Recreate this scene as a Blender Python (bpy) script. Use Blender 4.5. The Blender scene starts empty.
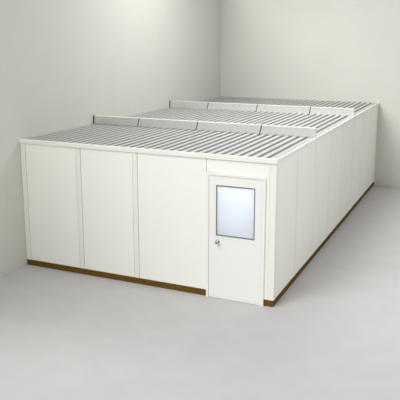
import bpy, bmesh, math
from mathutils import Vector, Matrix
C = bpy.context.scene.collection

# ------------------------------------------------------------------ camera
W, L, H = 5.274, 10.406, 2.6
cam = bpy.data.cameras.new('camera'); co = bpy.data.objects.new('camera', cam); C.objects.link(co)
fw = Vector((-0.399997, 0.893291, -0.205021))
co.location = (8.3746, -10.0134, 4.5615)
co.rotation_euler = fw.to_track_quat('-Z', 'Y').to_euler()
cam.sensor_width = 36; cam.sensor_fit = 'HORIZONTAL'; cam.lens = 643.798/400*36; cam.shift_y = -0.06861
bpy.context.scene.camera = co

# ------------------------------------------------------------------ light
w = bpy.data.worlds.new('world'); bpy.context.scene.world = w; w.use_nodes = True
bg = w.node_tree.nodes['Background']
bg.inputs[0].default_value = (1.0, 1.0, 1.0, 1); bg.inputs[1].default_value = 0.42
def lamp(name, kind, energy, loc, aim, size):
    d = bpy.data.lights.new(name, kind); o = bpy.data.objects.new(name, d); C.objects.link(o)
    d.energy = energy; o.location = loc; o.rotation_euler = Vector(aim).to_track_quat('-Z', 'Y').to_euler()
    if kind == 'SUN': d.angle = math.radians(size)
    else: d.shape = 'SQUARE'; d.size = size
    return o
lamp('soft_sun_key', 'SUN', 1.6, (0, -8, 10), (.6, 1, -1.1), 40)  # unseen soft sun added from the front left as key light
lamp('area_fill', 'AREA', 190, (2.2, -6, 7), (.1, .75, -1), 3)  # added fill high at the front left, no fixture seen
lamp('area_fill', 'AREA', 190, (10.2, -.5, 6.8), (-.6, .5, -1), 3)  # added unseen fill from the right, lifts the cabin's side wall
lamp('area_fill', 'AREA', 310, (3.2, 5, 7.8), (.05, -.1, -1), 3)  # added overhead fill, gives the deck ribs sheen and lifts the back wall
il = bpy.data.lights.new('pane_fill', 'AREA'); io = bpy.data.objects.new('pane_fill', il); C.objects.link(io)  # unseen light added behind the door to whiten its frosted pane
il.energy = 55; il.shape = 'RECTANGLE'; il.size = .9; il.size_y = .3; il.color = (0.95, 0.97, 1)
io.location = (4.56, .75, 2.45)
vs = bpy.context.scene.view_settings
vs.view_transform = 'Standard'; vs.look = 'None'; vs.gamma = 1; vs.use_curve_mapping = False; vs.exposure = 0

# ------------------------------------------------------------------ materials
def srgb(c): return tuple(((v/255)/12.92 if v/255 <= .04045 else ((v/255+.055)/1.055)**2.4) for v in c)
def mat(name, rgb, rough=.5, metal=0, spec=.5, noise=0, scale=8, bump=0):
    m = bpy.data.materials.new(name); m.use_nodes = True; n = m.node_tree.nodes; l = m.node_tree.links
    b = n['Principled BSDF']; b.inputs['Roughness'].default_value = rough
    b.inputs['Metallic'].default_value = metal; b.inputs['Specular IOR Level'].default_value = spec
    c = srgb(rgb); b.inputs['Base Color'].default_value = (*c, 1)
    if noise or bump:
        tc = n.new('ShaderNodeTexCoord'); nz = n.new('ShaderNodeTexNoise')
        nz.inputs['Scale'].default_value = scale; nz.inputs['Detail'].default_value = 5
        l.new(tc.outputs['Object'], nz.inputs['Vector'])
    if noise:
        r = n.new('ShaderNodeValToRGB'); l.new(nz.outputs['Fac'], r.inputs['Fac'])
        r.color_ramp.elements[0].position = .3; r.color_ramp.elements[1].position = .7
        r.color_ramp.elements[0].color = (*[v*(1-noise) for v in c], 1)
        r.color_ramp.elements[1].color = (*[min(1, v*(1+noise)) for v in c], 1)
        l.new(r.outputs['Color'], b.inputs['Base Color'])
    if bump:
        bp = n.new('ShaderNodeBump'); bp.inputs['Strength'].default_value = bump; bp.inputs['Distance'].default_value = .01
        l.new(nz.outputs['Fac'], bp.inputs['Height']); l.new(bp.outputs['Normal'], b.inputs['Normal'])
    return m
M_WALL  = mat('painted_wall', (205, 206, 197), .9, spec=.2, noise=.012, scale=1.5)
M_FLOOR = mat('concrete_floor', (186, 184, 183), .8, spec=.25, noise=.03, scale=2.2, bump=.05)
M_PANEL = mat('vinyl_panel', (248, 248, 240), .5, spec=.3, noise=.006, scale=2)
M_STRIP = mat('white_trim', (242, 242, 234), .4, spec=.4, noise=.004, scale=3)
M_TRIM  = mat('trim_coating', (240, 241, 233), .5, spec=.3, noise=.004, scale=3)
M_DOOR  = mat('door_enamel', (243, 243, 239), .35, spec=.4, noise=.004, scale=3)
M_BROWN = mat('brown_base', (108, 80, 34), .85, spec=.05, noise=.15, scale=25)
M_DECK  = mat('galvanised_deck', (191, 191, 189), .42, metal=.2, noise=.03, scale=14)
M_BEAM  = mat('galvanised_beam', (216, 216, 213), .45, metal=.4, noise=.03, scale=9)
M_DARK  = mat('dark_closure', (72, 72, 68), .8, noise=.05)
M_KNOB  = mat('satin_nickel', (178, 175, 166), .3, metal=.9, noise=.05)
M_GASK  = mat('grey_gasket', (120, 120, 116), .7, noise=.05)
mg = bpy.data.materials.new('frosted_glass'); mg.use_nodes = True; n = mg.node_tree.nodes; l = mg.node_tree.links
n.remove(n['Principled BSDF'])
tr = n.new('ShaderNodeBsdfTranslucent'); tr.inputs[0].default_value = (.93, .95, 1, 1)
df = n.new('ShaderNodeBsdfDiffuse'); df.inputs[0].default_value = (.82, .87, .96, 1)
gl = n.new('ShaderNodeBsdfGlossy'); gl.inputs['Roughness'].default_value = .06
m1 = n.new('ShaderNodeMixShader'); m1.inputs[0].default_value = .5; m2 = n.new('ShaderNodeMixShader')
lw = n.new('ShaderNodeLayerWeight'); lw.inputs['Blend'].default_value = .25
l.new(tr.outputs[0], m1.inputs[1]); l.new(df.outputs[0], m1.inputs[2])
l.new(m1.outputs[0], m2.inputs[1]); l.new(gl.outputs[0], m2.inputs[2]); l.new(lw.outputs['Fresnel'], m2.inputs[0])
l.new(m2.outputs[0], n['Material Output'].inputs[0])
M_GLASS = mg

# ------------------------------------------------------------------ helpers
def add_box(bm, x0, y0, z0, x1, y1, z1):
    v = [bm.verts.new(p) for p in ((x0,y0,z0),(x1,y0,z0),(x1,y1,z0),(x0,y1,z0),(x0,y0,z1),(x1,y0,z1),(x1,y1,z1),(x0,y1,z1))]
    for f in ((3,2,1,0),(4,5,6,7),(0,1,5,4),(1,2,6,5),(2,3,7,6),(3,0,4,7)): bm.faces.new([v[i] for i in f])
def obj(name, bm, m, parent=None, bevel=0, smooth=False):
    bmesh.ops.recalc_face_normals(bm, faces=bm.faces)
    if bevel: bmesh.ops.bevel(bm, geom=bm.edges[:], offset=bevel, segments=2, affect='EDGES')
    me = bpy.data.meshes.new(name); bm.to_mesh(me); bm.free()
    me.materials.append(m)
    if smooth:
        for p in me.polygons: p.use_smooth = True
    o = bpy.data.objects.new(name, me); C.objects.link(o); o.parent = parent
    return o
def box(name, a, b, m, parent=None, bevel=0):
    bm = bmesh.new(); add_box(bm, *a, *b); return obj(name, bm, m, parent, bevel)
def struct(name, a, b, m):
    o = box(name, a, b, m); o['kind'] = 'structure'; return o

# ------------------------------------------------------------------ setting
struct('floor', (-.2, -16, -.2), (18, L+.2, 0), M_FLOOR)
struct('wall_left', (-.2, -5.5, 0), (0, L, 6.6), M_WALL)
struct('wall_back', (-.2, L, 0), (18, L+.2, 6.6), M_WALL)

# ------------------------------------------------------------------ the modular office
root = bpy.data.objects.new('modular_office', None); C.objects.link(root)
root['label'] = 'long white modular office cabin with ribbed steel roof, brown base and glazed door'
root['category'] = 'building'
G = .004                       # clearance to the room walls
T = .075                       # panel thickness
ZB, ZT = .122, 2.53              # top of base, underside of roof trim
P = W/4                        # panel module
# base channel
box('base_channel', (G, .006, 0), (4.02, T, ZB), M_BROWN, root)
box('base_channel', (5.10, .006, 0), (W-.006, T, ZB), M_BROWN, root)
box('base_channel', (W-T, T, 0), (W-.006, L-G, ZB), M_BROWN, root)
box('base_channel', (G, T, 0), (T, L-G, ZB), M_BROWN, root)
# front panels (recess between them is covered by a batten)
GR = .007
sx = [1.36, 2.59]; BW = .048
front = [(.12, sx[0]-BW-GR), (sx[0]+BW+GR, sx[1]-BW-GR), (sx[1]+BW+GR, 4.008)]
for a, b in front:
    box('wall_panel', (a, 0, ZB), (b, T-.01, ZT), M_PANEL, root, .002)
box('wall_panel', (4.02, .0, 2.30), (5.10, T-.01, ZT), M_PANEL, root)
for s in sx:
    box('joint_batten', (s-BW, -.006, ZB), (s+BW, T-.012, ZT), M_STRIP, root, .003)
box('corner_post', (G, -.006, ZB), (.112, T, ZT), M_STRIP, root, .003)
box('corner_post', (5.165, -.006, ZB), (W+.006, .11, ZT), M_STRIP, root, .004)
box('jamb_filler', (5.10, 0.002, ZB), (5.160, T, ZT), M_PANEL, root)
box('jamb_filler', (3.99, .02, ZB), (4.02, T-.005, ZT), M_PANEL, root)
# side panels
ys = [P*k for k in range(1, 8)]
SB = .03
edges = [.118] + sum([[y-SB-.004, y+SB+.004] for y in ys], []) + [L-.10]
for k in range(0, len(edges), 2):
    box('wall_panel', (W-T, edges[k], ZB), (W, edges[k+1], ZT), M_PANEL, root, .002)
for y in ys:
    box('joint_batten', (W-T, y-SB, ZB), (W+.003, y+SB, ZT), M_STRIP, root, .001)
box('corner_post', (W-.11, L-.095, ZB), (W+.006, L-G, ZT), M_STRIP, root, .003)
# far-side liners that close the cabin against the room walls
box('rear_liner', (T, L-T, 0), (W-.115, L-G, ZT), M_PANEL, root)
box('side_liner', (G, T+.005, ZB), (T-.01, L-T-.005, ZT), M_PANEL, root)
# roof edge trim: angle with a downstand and a narrow top flange
def trim(name, pts_boxes):
    bm = bmesh.new()
    for a, b in pts_boxes: add_box(bm, *a, *b)
    return obj(name, bm, M_TRIM, root)
ZR = 2.605
trim('roof_trim', [((G, -.028, ZT), (W+.022, .0, ZR)), ((G, 0, ZR-.006), (W+.022, .035, ZR))])
trim('roof_trim', [((W, .0, ZT), (W+.022, L-G, ZR)), ((W-.022, .035, ZR-.006), (W, L-G, ZR))])
# corrugated roof deck
PITCH = W/32; TOP = 2.60; DEP = .1; OPN = .45
def deck(y0, y1):
    prof = []
    x = G-.055
    wt, ww, wb = PITCH*(1-OPN), PITCH*.12, PITCH*OPN
    k = 0
    while True:
        for dx, z in ((-ww, TOP-DEP), (wb+ww, TOP-DEP), (wb, TOP), (wb+wt, TOP)):   # dovetail flutes
            xx = x+k*PITCH+dx
            if xx < G+.005: continue
            if xx < W-.025: prof.append((xx, z))
        k += 1
        if x+k*PITCH > W-.025: break
    prof.append((W-.023, prof[-1][1]))
    bm = bmesh.new(); th = .002
    rows = []
    for (px, pz) in prof:
        rows.append([bm.verts.new((px, y0, pz)), bm.verts.new((px, y1, pz)), bm.verts.new((px, y1, pz-th)), bm.verts.new((px, y0, pz-th))])
    for a, b in zip(rows, rows[1:]):
        for i in range(4):
            j = (i+1) % 4; bm.faces.new((a[i], a[j], b[j], b[i]))
    bm.faces.new(rows[0]); bm.faces.new(rows[-1][::-1])
    return obj('roof_deck', bm, M_DECK, root)
B1, B2, BD, BH = 2.604, 6.532, .06, .19
deck(.036, B1+.06); deck(B1+.064, B2+.06); deck(B2+.064, L-.012)
# roof beams that stand across the deck, in spliced lengths
def beam(y, splices):
    z0, z1 = TOP+.002, TOP+BH
    xs = [.03] + splices + [W-.012]
    for k in range(len(xs)-1):
        a, b = xs[k], xs[k+1]
        sl = .022
        a0, a1 = (a, a) if k == 0 else (a-sl+.012, a+sl+.012)
        b0, b1 = (b, b) if k == len(xs)-2 else (b-sl-.012, b+sl-.012)
        bm = bmesh.new()
        v = [bm.verts.new(p) for p in ((a0,y,z0),(b0,y,z0),(b0,y+BD,z0),(a0,y+BD,z0),(a1,y,z1-.012),(b1,y,z1-.012),(b1,y+BD,z1-.012),(a1,y+BD,z1-.012))]
        for f in ((3,2,1,0),(4,5,6,7),(0,1,5,4),(1,2,6,5),(2,3,7,6),(3,0,4,7)): bm.faces.new([v[i] for i in f])
        o = obj('roof_beam', bm, M_BEAM, root)
        box('top_flange', (a1, y-.006, z1-.012), (b1, y+BD+.004, z1), M_STRIP, o)
        if k == len(xs)-2:
            box('end_cap', (W-.14, y-.006, z0), (W-.008, y-.0005, z1-.013), M_BEAM, o)
    for s in splices:
        box('splice_gasket', (s-.035, y+.008, z0), (s+.035, y+BD-.01, z1-.004), M_DARK, root)
    box('end_closure', (.006, y-.004, z0), (.029, y+BD, z1+.004), M_DARK, root)
beam(B1, [1.20, 2.65, 4.10]); beam(B2, [1.20, 2.65, 4.12])

# ------------------------------------------------------------------ door
bm = bmesh.new()
add_box(bm, 4.02, -.03, 0, 4.068, T, 2.29); add_box(bm, 5.048, -.03, 0, 5.10, T, 2.29); add_box(bm, 4.068, -.03, 2.242, 5.048, T, 2.29)
obj('door_frame', bm, M_DOOR, root)
bm = bmesh.new()
x0, x1, z0, z1 = 4.073, 5.042, .006, 2.236; a, b, c, d = 4.205, 4.918, 1.17, 2.078; y0, y1 = -.018, .027
add_box(bm, x0, y0, z0, a, y1, z1); add_box(bm, b, y0, z0, x1, y1, z1); add_box(bm, a, y0, z0, b, y1, c); add_box(bm, a, y0, d, b, y1, z1)
bmesh.ops.remove_doubles(bm, verts=bm.verts, dist=1e-5)
door = obj('door', bm, M_DOOR, root)
bm = bmesh.new(); e = .016
add_box(bm, a, y0-.004, c, a+e, y1, d); add_box(bm, b-e, y0-.004, c, b, y1, d)
add_box(bm, a+e, y0-.004, c, b-e, y1, c+e); add_box(bm, a+e, y0-.004, d-e, b-e, y1, d)
obj('glazing_bead', bm, M_GASK, door)
o = box('window_pane', (a+e, -.006, c+e), (b-e, .002, d-e), M_GLASS, door); o['label'] = 'frosted pale blue glass pane'
# round knob with rose, turned about the y axis
prof = [(0, 0), (.036, 0), (.036, .006), (.030, .012), (.014, .016), (.012, .034), (.020, .042), (.030, .054), (.031, .064), (.026, .074), (.014, .080), (0, .081)]
bm = bmesh.new(); N = 24; rings = []
for r, h in prof:
    if r == 0: rings.append([bm.verts.new((0, -h, 0))])
    else: rings.append([bm.verts.new((r*math.cos(2*math.pi*i/N), -h, r*math.sin(2*math.pi*i/N))) for i in range(N)])
for A, B in zip(rings, rings[1:]):
    for i in range(N):
        j = (i+1) % N
        if len(A) == 1: bm.faces.new((A[0], B[i], B[j]))
        elif len(B) == 1: bm.faces.new((A[i], A[j], B[0]))
        else: bm.faces.new((A[i], A[j], B[j], B[i]))
bmesh.ops.translate(bm, verts=bm.verts, vec=(4.24, y0, 1.06))
k = obj('door_knob', bm, M_KNOB, door, smooth=True); k['label'] = 'satin metal round knob'
